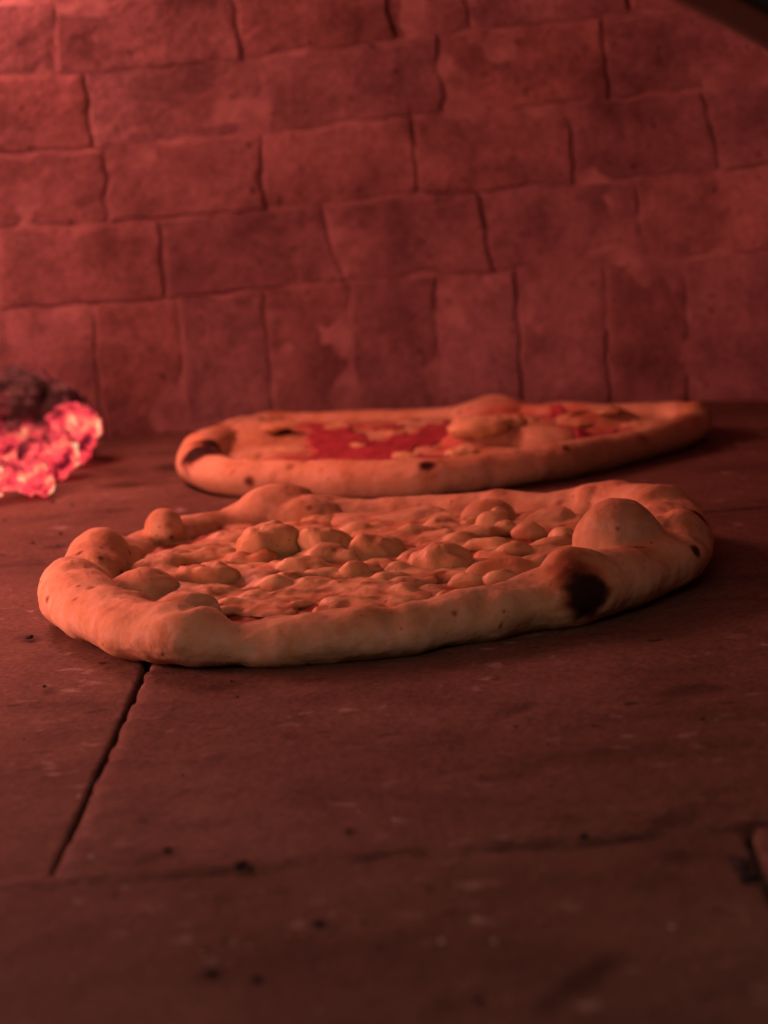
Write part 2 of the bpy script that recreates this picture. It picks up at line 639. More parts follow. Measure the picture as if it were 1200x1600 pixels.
def slab_tint_fn(tn):
    def f(p):
        k = 1.0
        wob = fbm(p, 70, 3, 5)
        for (c, inv, s) in SW:
            if abs(p[0] - c[0]) > 0.06 or abs(p[1] - c[1]) > 0.12:
                continue
            q = inv @ (p[:2] - c[:2])
            d = math.hypot(q[0], q[1]) + 0.55 * wob
            k *= 1 - s * float(smoothstep(1.25, 0.45, d))
        return (tn * k, tn * k, tn * k)
    return f


def slab(c00, c10, c11, c01, nx, ny, seed, tn, edge=0.0035, gap=0.002, dz=0.0, amp=0.0006):
    dzs = dz if isinstance(dz, tuple) else (dz,) * 4
    P = [np.array([c[0], c[1], z]) for c, z in zip((c00, c10, c11, c01), dzs)]

    def surf(s, t):
        return (1 - t) * ((1 - s) * P[0] + s * P[1]) + t * ((1 - s) * P[3] + s * P[2]), np.array([0, 0, 1.0])
    w = float(np.linalg.norm((P[1] - P[0]) + (P[2] - P[3])) / 2)
    h = float(np.linalg.norm((P[3] - P[0]) + (P[2] - P[1])) / 2)
    return laid_piece('slab', surf, nx, ny, (w, h), 0.029, SLAB, bed, edge=edge, amp=amp, gap=gap, seed=seed,
                      tint=slab_tint_fn(tn), nscale=16, chip=0.7)


g = at_z
H0, H1 = g(0, 1391), g(1200, 1291)                   # cross joint at the mouth
J0, J1 = g(65, 1390), g(232, 1030)                   # joint that runs back under the pizza


def along(a, b, t):
    return a + (b - a) * t


hd = (H1 - H0) / np.linalg.norm(H1 - H0)
jd = (J1 - J0) / np.linalg.norm(J1 - J0)
JB = J0
tm = np.linalg.solve(np.array([[hd[0], jd[0]], [hd[1], jd[1]]]), (g(1150, 797) - JB)[:2])[1]
Jmid = JB + jd * tm
Jfar = JB + jd * 1.25
slab(JB - hd * 0.55, JB, Jmid, Jmid - hd * 0.55, 150, 200, 1.0, 1.0, gap=0.0008, edge=0.0016, dz=(0.0, -0.0026, 0.0002, 0.0))
slab(JB, JB + hd * 0.62, Jmid + hd * 0.62, Jmid, 190, 200, 2.0, 0.98, gap=0.0010, dz=0.0008, edge=0.0050)
slab(Jmid - hd * 0.55, Jmid + hd * 0.62, Jfar + hd * 0.62, Jfar - hd * 0.55, 190, 110, 3.0, 0.97, gap=0.0004, edge=0.0012, dz=0.0004)
K0 = g(1163, 1297)
K1 = g(1203, 1400)
kd = (K1 - K0) / np.linalg.norm(K1 - K0)
fwd = -jd
gapv = hd * 0.0
# landing stones in front of the cross joint
KB = H0 + hd * float(np.dot(K0 - H0, hd))
slab(KB - hd * 0.66 + kd * 0.42, KB + kd * 0.42, KB, KB - hd * 0.66, 230, 150, 4.0, 0.86, gap=0.0005, edge=0.0014, dz=0.0002)
slab(KB + kd * 0.42, KB + hd * 0.4 + kd * 0.42, KB + hd * 0.4, KB, 60, 60, 5.0, 1.05, gap=0.0014, dz=0.0012)

fv, ff = [], []
for i in range(301):
    p = H0 - hd * 0.25 + hd * (0.95 * i / 300)
    for j, (o, zo) in enumerate(((-0.010, -0.0014), (-0.004, 0.0004), (0.0, 0.0007), (0.005, 0.0010), (0.013, -0.0004))):
        q = p + jd * (o + 0.0016 * fbm(p, 30, 2, 4))
        fv.append((q[0], q[1], zo + 0.0005 * fbm(q, 90, 3, 2)))
for i in range(300):
    for j in range(4):
        a = i * 5 + j
        ff.append((a, a + 5, a + 6, a + 1))
mesh_obj('joint_filler', fv, ff, SLAB, bed, True, np.array([[float(np.clip(0.72 + 0.9 * fbm(v, 45, 3, 6), 0.35, 1.05))] * 3 for v in fv]))

# ------------------------------------------------------------------ iron arch of the oven's mouth
def mouth_arch():
    root = empty('oven_mouth_arch', (0.0, 0.88, 0.0))
    tag(root, 'dark sooty iron arch of the oven mouth, cutting the upper right corner', 'arch')
    e0, e1 = at_y(1050, 0, 0.96), at_y(1200, 80, 0.96)
    t = (e1 - e0) / np.linalg.norm(e1 - e0)
    nrm = np.array([t[2], 0, -t[0]])
    nrm = nrm if nrm[2] < 0 else -nrm
    R = 0.40
    mid = (e0 + e1) / 2
    c = mid + nrm * R                               # centre of the opening's curve
    pts = []
    for k in range(65):
        a = math.pi * (1 - k / 64)
        pts.append((c[0] + R * math.cos(a), c[2] + R * math.sin(a), math.cos(a), math.sin(a)))
    legs = max(3, 10)
    path = [(pts[0][0], z, -1.0, 0.0) for z in np.linspace(0.0, max(0.01, c[2] - 0.005), legs)] + pts + \
           [(pts[-1][0], z, 1.0, 0.0) for z in np.linspace(max(0.01, c[2] - 0.005), 0.0, legs)]
    # cross-section: (outward, y) closed profile
    prof = [(0.0, 0.958), (0.002, 0.960), (0.030, 0.960), (0.030, 0.912), (0.060, 0.912), (0.062, 0.910), (0.062, 0.890),
            (0.060, 0.888), (0.009, 0.888), (0.006, 0.889), (0.0045, 0.893), (0.004, 0.92), (0.0, 0.93)]
    V, F = [], []
    for (x, z, ox, oz) in path:
        for (o, y) in prof:
            V.append((x + ox * o - 0.0, y - 0.88, max(0.0, z + oz * o)))
    m = len(prof)
    for i in range(len(path) - 1):
        for j in range(m):
            a, b = i * m + j, i * m + (j + 1) % m
            F.append((a, b, b + m, a + m))
    F.append(tuple(range(m))[::-1])
    F.append(tuple((len(path) - 1) * m + q for q in range(m)))
    mesh_obj('frame', V, F, IRON, root, True)
    return root


mouth_arch()


# ------------------------------------------------------------------ pizzas
def catmull(P, n):
    P = np.array(P, dtype=float)
    m = len(P)
    out = []
    for i in range(m):
        p0, p1, p2, p3 = P[(i - 1) % m], P[i], P[(i + 1) % m], P[(i + 2) % m]
        for k in range(n):
            t = k / n
            out.append(0.5 * ((2 * p1) + (-p0 + p2) * t + (2 * p0 - 5 * p1 + 4 * p2 - p3) * t * t + (-p0 + 3 * p1 - 3 * p2 + p3) * t ** 3))
    return np.array(out)


def ellipsoid(c, rad, rotz=0.0, tilt=0.0, seg=22, rings=14, power=1.0):
    V, F = [], []
    cz, sz = math.cos(rotz), math.sin(rotz)
    ct, st = math.cos(tilt), math.sin(tilt)

    def sp(v):
        return math.copysign(abs(v) ** power, v)
    for j in range(rings + 1):
        th = math.pi * j / rings
        for i in range(seg):
            ph = 2 * math.pi * i / seg
            x = rad[0] * sp(math.sin(th)) * sp(math.cos(ph))
            y = rad[1] * sp(math.sin(th)) * sp(math.sin(ph))
            z = rad[2] * sp(math.cos(th))
            x, z = ct * x + st * z, -st * x + ct * z
            V.append((c[0] + cz * x - sz * y, c[1] + sz * x + cz * y, c[2] + z))
    for j in range(rings):
        for i in range(seg):
            a, b = j * seg + i, j * seg + (i + 1) % seg
            F.append((a, a + seg, b + seg, b))
    return V, F


def remeshed(name, solids, voxel, smooth_iter, mat, parent, smooth_fac=0.5):
    """weld overlapping solids into one skin; returns object with its own mesh"""
    V, F = [], []
    for (v, f) in solids:
        o = len(V)
        V += [tuple(x) for x in v]
        F += [tuple(i + o for i in q) for q in f]
    me = bpy.data.meshes.new(name + '_src')
    me.from_pydata(V, [], F)
    tmp = bpy.data.objects.new(name + '_src', me)
    COL.objects.link(tmp)
    md = tmp.modifiers.new('r', 'REMESH')
    md.mode = 'VOXEL'
    md.voxel_size = voxel
    if smooth_iter:
        sm = tmp.modifiers.new('s', 'SMOOTH')
        sm.factor = smooth_fac
        sm.iterations = smooth_iter
    dg = bpy.context.evaluated_depsgraph_get()
    nm = bpy.data.meshes.new_from_object(tmp.evaluated_get(dg))
    nm.name = name
    bpy.data.objects.remove(tmp)
    bpy.data.meshes.remove(me)
    nm.materials.clear()
    nm.materials.append(mat)
    nm.polygons.foreach_set('use_smooth', [True] * len(nm.polygons))
    o = bpy.data.objects.new(name, nm)
    COL.objects.link(o)
    o.parent = parent
    return o


def get_co(me):
    a = np.empty(len(me.vertices) * 3, dtype=np.float32)
    me.vertices.foreach_get('co', a)
    return a.reshape(-1, 3).astype(float)


def get_no(me):
    a = np.empty(len(me.vertices) * 3, dtype=np.float32)
    me.vertices.foreach_get('normal', a)
    return a.reshape(-1, 3).astype(float)


def set_co(me, co):
    me.vertices.foreach_set('co', co.astype(np.float32).ravel())
    me.update()


def roughen(me, levels, origin, seed=0.0, floor=True):
    co, no = get_co(me), get_no(me)
    d = np.zeros(len(co))
    for amp, sc, octv in levels:
        d += amp * np.array([fbm(p, sc, octv, seed) for p in co])
    co = co + no * d[:, None]
    if floor:
        co[:, 2] = np.maximum(co[:, 2], 0.0008)
    set_co(me, co)
    return co


def tube(path, flat=1.22, seg=20):
    """closed tube along path rows (x, y, z, r)"""
    V, F = [], []
    n = len(path)
    for i in range(n):
        t = path[(i + 1) % n][:2] - path[(i - 1) % n][:2]
        t = t / (np.linalg.norm(t) + 1e-9)
        s = np.array([t[1], -t[0]])
        x, y, z, r = path[i]
        for k in range(seg):
            a = 2 * math.pi * k / seg
            V.append((x + s[0] * r * flat * math.cos(a), y + s[1] * r * flat * math.cos(a), z + r * math.sin(a)))
    for i in range(n):
        j = (i + 1) % n
        for k in range(seg):
            l = (k + 1) % seg
            F.append((i * seg + k, i * seg + l, j * seg + l, j * seg + k))
    return V, F


def disc(path, top, seed):
    """dough base inside the rim"""
    n = len(path)
    c = path[:, :2].mean(axis=0)
    V, F = [], []
    fr = np.linspace(0.06, 1.0, 26)
    for z0, up in ((0.001, False), (top, True)):
        base = len(V)
        V.append((c[0], c[1], z0))
        for f in fr:
            for i in range(n):
                p = c + (path[i, :2] - c) * f
                z = z0 + (0.0022 * fbm((p[0], p[1], 0), 55, 2, seed) if up else 0)
                V.append((p[0], p[1], z))
        for i in range(n):
            j = (i + 1) % n
            F.append((base, base + 1 + i, base + 1 + j) if up else (base, base + 1 + j, base + 1 + i))
        for q in range(len(fr) - 1):
            for i in range(n):
                j = (i + 1) % n
                a, b = base + 1 + q * n + i, base + 1 + q * n + j
                F.append((a, a + n, b + n, b) if up else (a, b, b + n, a + n))
    off = 1 + len(fr) * n
    lo, hi = 1 + (len(fr) - 1) * n, off + 1 + (len(fr) - 1) * n
    for i in range(n):
        j = (i + 1) % n
        F.append((lo + i, lo + j, hi + j, hi + i))
    return V, F


def inside(path, p, shrink=1.0):
    c = path[:, :2].mean(axis=0)
    q = c + (np.array(p[:2]) - c) / shrink
    poly = path[:, :2]
    x, y = q
    x0, y0 = poly[:, 0], poly[:, 1]
    x1, y1 = np.roll(x0, -1), np.roll(y0, -1)
    cond = (y0 > y) != (y1 > y)
    xi = x0 + (y - y0) / (y1 - y0 + 1e-12) * (x1 - x0)
    return int(np.sum(cond & (x < xi))) % 2 == 1


def project(co):
    d = co - CAM
    z = d @ FWD
    return 600 + FPX * (d @ RIGHT) / z, 800 - FPX * (d @ UP) / z


def spots_mask(co, spots, wob):
    """spots: (point3, radius m, strength, softness)"""
    k = np.zeros(len(co))
    for (c, r, s, soft) in spots:
        d = np.linalg.norm(co - np.array(c), axis=1) / r + 0.35 * wob
        k = np.maximum(k, s * smoothstep(1.0 + soft, 1.0 - soft, d))
    return k


def bub(px, py, z, rx, ry=None, rz=None, rot=0.0, tilt=0.0, power=1.0):
    c = at_z(px, py, z)
    return ellipsoid(c, (rx, ry or rx, rz or rx), rot, tilt, power=power)


def local(v, root):
    return v


DOUGH = np.array([0.80, 0.59, 0.345])
TOAST = np.array([0.58, 0.27, 0.11])
BROWN = np.array([0.26, 0.10, 0.045])
CHAR = np.array([0.030, 0.016, 0.014])
CREAM = np.array([0.88, 0.68, 0.36])
RED = np.array([0.46, 0.05, 0.045])


def crease(me, lines, depth, width):
    co, no = get_co(me), get_no(me)
    d = np.full(len(co), 1e9)
    for ln in lines:
        q = [at_z(*p) for p in ln]
        for a, b in zip(q[:-1], q[1:]):
            t = np.clip(((co - a) @ (b - a)) / ((b - a) @ (b - a)), 0, 1)
            d = np.minimum(d, np.linalg.norm(co - a - t[:, None] * (b - a), axis=1))
    co = co - no * (depth * np.exp(-(d / width) ** 2))[:, None]
    co[:, 2] = np.maximum(co[:, 2], 0.0008)
    set_co(me, co)


def lerp3(a, b, k):
    return a + (b - a) * k[:, None]


def finish_dough(o, toast_spots, char_spots, seed, toast_top=0.35, base=DOUGH):
    me = o.data
    co, no = get_co(me), get_no(me)
    wob = np.array([fbm(p, 90, 3, seed + 2) for p in co])
    big = np.array([fbm(p, 28, 2, seed + 9) for p in co])
    col = np.tile(base, (len(co), 1))
    up = np.clip(no[:, 2], 0, 1)
    col = lerp3(col, TOAST, np.clip(toast_top * up * smoothstep(-0.35, 0.5, big + 0.5 * wob), 0, 0.8))
    col = lerp3(col, TOAST, spots_mask(co, toast_spots, wob))
    # flour dust left on the sides, and small scattered scorch freckles on the raised skin
    fine = np.array([fbm(p, 150, 3, seed + 17) for p in co])
    col = lerp3(col, np.array([0.86, 0.74, 0.58]), 0.45 * smoothstep(0.0, 0.5, fine + 0.5 * big) * smoothstep(0.9, 0.3, up))
    ch = spots_mask(co, char_spots, wob)
    hi = np.nonzero((co[:, 2] > 0.012) & (up > 0.15))[0]
    fr = random.Random(int(seed) + 1)
    freck = [(co[hi[fr.randrange(len(hi))]], fr.uniform(.0008, .0026) * (2.0 if fr.random() < .15 else 1.0), fr.uniform(.25, .75), .8) for _ in range(70)]
    ch = np.maximum(ch, spots_mask(co, freck, wob))
    col = lerp3(col, BROWN, np.clip(ch * 1.8, 0, 1))
    col = lerp3(col, CHAR, smoothstep(0.35, 0.9, ch))
    # scorched underside line where dough meets stone
    col = lerp3(col, TOAST, 0.35 * smoothstep(0.006, 0.001, co[:, 2]))
    set_color(me, col)


# ---- front pizza -----------------------------------------------------------
def front_pizza():
    root = empty('pizza', tuple(at_z(590, 925, 0)))
    tag(root, 'front pizza, pale cheese with puffy blistered rim and charred bubble at right', 'pizza')
    ctrl = [  # px, py of rim axis, height of axis, radius
        (117, 924, .0150, .0150), (165, 962, .0140, .0140), (235, 988, .0135, .0140), (300, 991, .0150, .0150), (375, 1004, .0110, .0112), (480, 998, .0115, .0122),
        (600, 986, .0115, .0122), (720, 965, .0120, .0128), (822, 943, .0130, .0135), (900, 923, .0155, .0155), (985, 900, .0140, .0140),
        (1042, 868, .0165, .0150), (1044, 822, .0180, .0160), (985, 796, .0175, .0150), (915, 794, .0150, .0125), (840, 800, .0120, .0100),
        (765, 797, .0130, .0108), (690, 802, .0115, .0098), (590, 806, .0112, .0096), (510, 805, .0125, .0110), (436, 804, .0160, .0140),
        (346, 824, .0125, .0110), (262, 845, .0130, .0110), (212, 862, .0120, .0100), (165, 880, .0165, .0140)]
    pts = []
    for (px, py, z, r) in ctrl:
        p = at_z(px, py, z)
        pts.append((p[0], p[1], z, r))
    path = catmull(pts, 12)
    solids = [tube(path, 1.3), disc(path, 0.0142, 3.0)]
    solids += [
        bub(970, 850, .024, .0235, .0225, .0235),          # the big blister
        bub(1030, 805, .022, .018, .016, .016),
        bub(1052, 845, .0195, .0185, .0200, .0175),
        bub(255, 827, .022, .0098, .0098, .0105),          # little blister at the back left
        bub(155, 868, .022, .0160, .0130, .0130),
        bub(122, 912, .019, .0170, .0140, .0135, .3),
        bub(430, 794, .021, .0230, .0130, .0125),          # hump of the far rim
        bub(480, 806, .017, .0220, .0130, .0105),
        bub(225, 925, .0165, .0190, .0150, .0115, .2),     # inner shoulder at the left
        bub(290, 965, .0175, .0170, .0110, .0125),
        bub(200, 958, .0150, .0150, .0110, .0110),
        bub(900, 895, .023, .0165, .0125, .0125),          # charred knob
        bub(848, 892, .018, .0065, .0065, .0070),
        bub(785, 902, .0165, .0190, .0120, .0095, -.15),
        bub(925, 786, .020, .0105, .0100, .0090),
        bub(762, 806, .0175, .0150, .0110, .0090),
        bub(560, 822, .012, .0280, .0180, .0080),
        bub(640, 820, .012, .0280, .0170, .0085),
        bub(870, 822, .013, .0200, .0160, .0100),
    ]
    crust = remeshed('crust', solids, 0.0013, 4, CRUST, None)
    roughen(crust.data, [(0.0024, 32, 2), (0.0008, 80, 3)], None, 4.0)
    crease(crust.data, [[(86, 884, .020), (130, 868, .030), (188, 868, .032), (240, 884, .022)], [(165, 930, .030), (225, 943, .031), (285, 938, .032), (335, 950, .022)],
                        [(372, 955, .022), (382, 985, .020), (392, 1018, .010)], [(872, 905, .028), (940, 885, .032), (975, 905, .026), (1005, 940, .012)],
                        [(610, 945, .022), (622, 985, .016)], [(755, 925, .024), (770, 965, .016)], [(520, 770, .026), (560, 800, .018)], [(885, 765, .026), (905, 800, .020)],
                        [(925, 800, .030), (960, 785, .036), (1030, 790, .036), (1062, 830, .030)]], .0030, .0052)
    P = at_z
    toast = [(P(900, 872, .034), .021, .95, .5), (P(785, 885, .025), .020, .85, .5), (P(985, 800, .046), .016, .75, .6), (P(1022, 812, .044), .015, 1.0, .5),
             (P(165, 845, .033), .018, .35, .6), (P(320, 905, .02), .016, .5, .5), (P(1060, 790, .035), .018, .55, .6), (P(230, 905, .03), .016, .4, .6),
             (P(400, 1000, .010), .006, .45, .7), (P(110, 955, .012), .006, .35, .7), (P(740, 780, .03), .018, .4, .6), (P(480, 780, .033), .02, .35, .6)]
    char = [(P(922, 928, .018), .0118, 1.0, .5), (P(905, 872, .034), .0130, .62, .8), (P(1092, 800, .03), .008, .8, .5), (P(1090, 858, .022), .004, .8, .5),
            (P(810, 962, .014), .0022, .8, .5), (P(838, 955, .014), .0018, .7, .5), (P(700, 985, .012), .0014, .5, .5), (P(640, 970, .02), .0015, .4, .5),
            (P(142, 920, .026), .0025, .45, .6), (P(852, 940, .02), .0015, .6, .5), (P(1034, 815, .042), .009, .45, .7)]
    finish_dough(crust, toast, char, 4.0, 0.42)

    # sauce that shows between the cheese and along the rim's foot
    sv, sf = disc(path, 0.0148, 8.0)
    c = path[:, :2].mean(axis=0)
    sv = [(c[0] + (v[0] - c[0]) * 0.90, c[1] + (v[1] - c[1]) * 0.90, max(v[2], 0.006)) for v in sv]
    sauce = mesh_obj('tomato_sauce', sv, sf, OILY, None)

    # melted cheese: one lumpy skin
    lumps = [
        (745, 830, .013, .0090, .0065, .0060), (770, 812, .015, .0075, .0060, .0060), (790, 822, .014, .0060, .0050, .0050), (720, 842, .012, .0080, .006, .005),
        (760, 848, .013, .0110, .0050, .0048), (800, 858, .013, .0080, .0045, .0045), (825, 830, .013, .0080, .0060, .0050), (690, 838, .011, .0060, .005, .004),
        (650, 830, .012, .0085, .0060, .0045), (520, 846, .016, .0090, .0070, .0085), (495, 842, .018, .0060, .0050, .0075), (505, 868, .014, .0110, .0080, .0070),
        (540, 872, .013, .0070, .0050, .0060), (475, 885, .012, .0120, .0080, .0060), (520, 895, .012, .0080, .0060, .0050), (455, 905, .012, .0100, .0060, .0050),
        (425, 915, .012, .0100, .0060, .0050), (490, 912, .012, .0090, .0060, .0055), (400, 905, .011, .0100, .0070, .0045), (370, 942, .012, .0140, .0045, .0038),
        (440, 930, .011, .0160, .0040, .0038), (610, 900, .013, .0080, .0060, .0050), (625, 885, .013, .0060, .0060, .0050), (640, 910, .012, .0080, .0060, .0045),
        (250, 880, .013, .0120, .0080, .0055), (300, 875, .012, .0140, .0070, .0050), (280, 865, .012, .0120, .0060, .0045), (330, 862, .012, .0120, .0060, .0050),
        (340, 885, .011, .0100, .0060, .0045), (860, 850, .012, .0090, .0060, .0050), (880, 838, .013, .0060, .0080, .0060), (840, 870, .012, .0090, .0050, .0042)]
    sol = [bub(px, py + 4, z + .0046, a * 1.2, b * 1.25, h * 1.0, random.uniform(-.4, .4), random.uniform(-.15, .15)) for (px, py, z, a, b, h) in lumps]
    k = 0
    while k < 50:
        p = c + (path[:, :2].max(axis=0) - path[:, :2].min(axis=0)) * np.array([random.uniform(-.5, .5), random.uniform(-.5, .5)])
        if not inside(path, p, 0.80):
            continue
        s = random.uniform(.0036, .0088)
        sol.append(ellipsoid((p[0], p[1], .0152 + random.uniform(0, .0022)), (s * random.uniform(1.0, 2.2), s * random.uniform(.8, 1.3), s * random.uniform(.45, .75)),
                             random.uniform(-.3, 1.0), random.uniform(-.2, .2), 16, 10))
        k += 1
    k = 0
    while k < 120:                                        # thin melted film
        p = c + (path[:, :2].max(axis=0) - path[:, :2].min(axis=0)) * np.array([random.uniform(-.5, .5), random.uniform(-.5, .5)])
        if not inside(path, p, 0.78):
            continue
        sol.append(ellipsoid((p[0], p[1], .0150), (random.uniform(.012, .024), random.uniform(.009, .016), .0036), random.uniform(0, 3), 0, 18, 8))
        k += 1
    cheese = remeshed('melted_cheese', sol, 0.0010, 18, CHEESE, None)
    co = roughen(cheese.data, [(0.0024, 46, 2), (0.0004, 190, 2)], None, 6.0)
    wob = np.array([fbm(p, 60, 3, 14) for p in co])
    col = np.tile(CREAM, (len(co), 1))
    col = lerp3(col, TOAST, np.clip(0.35 * smoothstep(0.1, 0.7, wob), 0, 1))
    col = lerp3(col, np.array([0.66, 0.24, 0.12]), 0.55 * smoothstep(0.0200, 0.0158, co[:, 2] + 0.004 * wob))
    w2 = np.array([fbm(p, 95, 3, 44) for p in co])
    col = lerp3(col, BROWN, 0.6 * smoothstep(0.32, 0.7, w2))
    set_color(cheese.data, col)

    # chunks and blisters that stand out singly
    chunks = [  # px, py, z, rx, ry, rz, rot, power, toast
        (420, 852, .0200, .0150, .0125, .0125, .1, .82, .15), (398, 884, .0125, .0140, .0100, .0085, 0, 1, .75), (322, 912, .0135, .0160, .0125, .0110, .1, 1, .55),
        (588, 864, .0155, .0130, .0105, .0095, -.1, .9, .15), (566, 897, .0145, .0105, .0085, .0085, .1, .95, .3), (690, 884, .0150, .0165, .0125, .0115, 0, 1, .3),
        (500, 852, .0190, .0085, .0075, .0090, .3, .75, .0), (738, 818, .0150, .0060, .0050, .0055, .2, .9, .2), (780, 806, .0165, .0060, .0050, .0045, -.2, .9, .1)]
    parts = []
    for (px, py, z, rx, ry, rz, rot, pw, ts) in chunks:
        z, py, rx, ry = z + .0016, py + 2, rx * 1.08, ry * 1.08
        v, f = ellipsoid(at_z(px, py, z), (rx, ry, rz), rot, random.uniform(-.12, .12), 40, 26, pw)
        o = mesh_obj('cheese_chunk', v, f, CHEESE)
        co = roughen(o.data, [(0.0034, 62, 2), (0.0010, 190, 3)], None, px * .1)
        wob = np.array([fbm(p, 60, 3, px) for p in co])
        no = get_no(o.data)
        col = np.tile(CREAM, (len(co), 1))
        col = lerp3(col, TOAST, np.clip(ts * smoothstep(-0.5, 0.5, wob + no[:, 2] * .5), 0, 1))
        set_color(o.data, col)
        parts.append(o)
    for o in [crust, sauce, cheese] + parts:
        o.parent = root
        o.data.transform(Matrix.Translation(-Vector(root.location)))


# ---- rear pizza ------------------------------------------------------------
def rear_pizza():
    root = empty('pizza', tuple(at_z(690, 705, 0)))
    tag(root, 'rear pizza with red tomato sauce showing, lying close to the brick wall', 'pizza')
    ctrl = [
        (312, 718, .0145, .0150), (350, 742, .0125, .0130), (450, 746, .0125, .0130), (560, 748, .0125, .0130), (660, 745, .0125, .0130), (760, 735, .0125, .0130),
        (870, 720, .0125, .0130), (970, 700, .0112, .0115), (1048, 679, .0115, .0116), (1084, 659, .0130, .0120), (1052, 648, .0125, .0108),
        (980, 650, .0110, .0098), (900, 648, .0112, .0096), (830, 648, .0110, .0094), (775, 640, .0140, .0120), (700, 652, .0105, .0090),
        (600, 656, .0105, .0088), (500, 661, .0105, .0090), (420, 664, .0120, .0105), (350, 682, .0125, .0115)]
    pts = []
    for (px, py, z, r) in ctrl:
        p = at_z(px, py, z)
        pts.append((p[0], p[1], z, r))
    path = catmull(pts, 12)
    path[:, 3] *= 0.92
    path[:, 2] *= 0.94
    solids = [tube(path, 1.12), disc(path, 0.0125, 21.0),
              bub(770, 640, .015, .028, .022, .0078), bub(1082, 653, .017, .013, .011, .0105), bub(315, 705, .019, .014, .014, .012),
              bub(760, 690, .014, .030, .022, .0125), bub(930, 660, .012, .030, .020, .0100), bub(400, 680, .012, .026, .024, .0100),
              bub(850, 690, .012, .030, .020, .0110)]
    crust = remeshed('crust', solids, 0.0015, 4, CRUST, None)
    roughen(crust.data, [(0.0014, 28, 2), (0.0004, 95, 2)], None, 31.0)
    P = at_z
    toast = [(P(770, 622, .03), .024, .55, .6), (P(400, 672, .02), .03, .35, .6), (P(930, 652, .022), .03, .5, .6), (P(1000, 650, .022), .02, .4, .6),
             (P(560, 745, .016), .02, .25, .7), (P(500, 660, .02), .03, .35, .6)]
    char = [(P(322, 712, .022), .0155, 1.0, .35), (P(334, 698, .024), .010, .9, .4), (P(668, 722, .023), .0058, .95, .5), (P(1078, 659, .024), .0048, .95, .45),
            (P(583, 710, .022), .005, .6, .5), (P(390, 752, .012), .0035, .6, .5), (P(912, 658, .022), .006, .75, .5), (P(905, 645, .02), .006, .6, .5),
            (P(845, 630, .024), .006, .6, .6), (P(975, 640, .022), .005, .5, .6), (P(690, 680, .02), .007, .6, .6), (P(430, 660, .022), .004, .5, .6),
            (P(610, 738, .015), .0025, .5, .5), (P(480, 738, .016), .002, .5, .5), (P(740, 628, .028), .006, .5, .6), (P(1060, 640, .025), .004, .5, .6)]
    finish_dough(crust, toast, char, 31.0, 0.6)
    parts = [crust]
    co = get_co(crust.data)
    wob = np.array([fbm(p, 80, 3, 51) for p in co])
    halo = [(P(px, py, .018), .019, .8, .8) for (px, py) in ((445, 706), (480, 690), (520, 676), (560, 690), (600, 680), (640, 670), (680, 662), (720, 655), (752, 646),
            (790, 640), (700, 690), (640, 705), (580, 712), (930, 670), (870, 640), (960, 664), (900, 660), (500, 655), (540, 655))]
    hk = spots_mask(co, halo, wob * 1.6) * smoothstep(0.008, 0.010, co[:, 2])
    at = crust.data.color_attributes['tint']
    old = np.empty(len(co) * 4, dtype=np.float32)
    at.data.foreach_get('color', old)
    old = old.reshape(-1, 4)
    old[:, :3] = lerp3(old[:, :3].astype(float), np.array([0.56, 0.13, 0.11]), hk)
    at.data.foreach_set('color', old.ravel())

    # sauce pools, traced, laid over the dough's top
    co_c = get_co(crust.data)
    grid = {}
    cell = 0.004
    for p in co_c:
        key = (int(math.floor(p[0] / cell)), int(math.floor(p[1] / cell)))
        if p[2] > grid.get(key, -1):
            grid[key] = p[2]

    def top_z(x, y):
        fx, fy = x / cell - 0.5, y / cell - 0.5
        ix, iy = int(math.floor(fx)), int(math.floor(fy))
        ax, ay = fx - ix, fy - iy
        z = 0
        for dx, wx in ((0, 1 - ax), (1, ax)):
            for dy, wy in ((0, 1 - ay), (1, ay)):
                z += wx * wy * grid.get((ix + dx, iy + dy), 0.012)
        return z

    def pool(poly_px, zplane, seed, lift=0.0005):
        poly = [at_z(px, py, zplane)[:2] for (px, py) in poly_px]
        pp = np.array([(q[0], q[1], 0, 0) for q in poly])
        lo, hi = pp[:, :2].min(axis=0) - .004, pp[:, :2].max(axis=0) + .004
        st = 0.0016
        nx, ny = int((hi[0] - lo[0]) / st) + 1, int((hi[1] - lo[1]) / st) + 1
        V, F, idx = [], [], {}
        for j in range(ny):
            for i in range(nx):
                x, y = lo[0] + i * st, lo[1] + j * st
                wx, wy = x + .007 * fbm((x, y * .35, 0), 95, 4, seed), y + .016 * fbm((x, y * .35, 0), 95, 4, seed + 5)
                if inside(pp, (wx, wy)):
                    idx[(i, j)] = len(V)
                    V.append((x, y, top_z(x, y) + lift + .0008 * fbm((x, y, 0), 160, 2, seed)))
        for (i, j) in list(idx):
            q = [(i, j), (i + 1, j), (i + 1, j + 1), (i, j + 1)]
            if all(k in idx for k in q):
                F.append(tuple(idx[k] for k in q))
        o = mesh_obj('tomato_sauce', V, F, SAUCE)
        sd = o.modifiers.new('thick', 'SOLIDIFY')
        sd.thickness = 0.0014
        sd.offset = -1
        return o
    parts.append(pool([(470, 647), (512, 649), (545, 646), (550, 662), (575, 668), (600, 671), (620, 660), (640, 661), (668, 650), (700, 644), (722, 640), (718, 652), (698, 660),
                       (690, 674), (655, 684), (642, 697), (606, 706), (592, 717), (570, 713), (556, 703), (536, 699), (520, 708), (497, 705), (480, 715), (448, 712), (418, 719),
                       (440, 707), (472, 702), (486, 690), (474, 679), (482, 668)], .020, 3.0))
    parts.append(pool([(575, 652), (600, 648), (640, 650), (625, 655), (595, 658)], .020, 23.0))
    parts.append(pool([(420, 712), (452, 704), (470, 712), (440, 722)], .020, 15.0))
    parts.append(pool([(738, 648), (790, 640), (815, 646), (770, 652)], .026, 17.0))
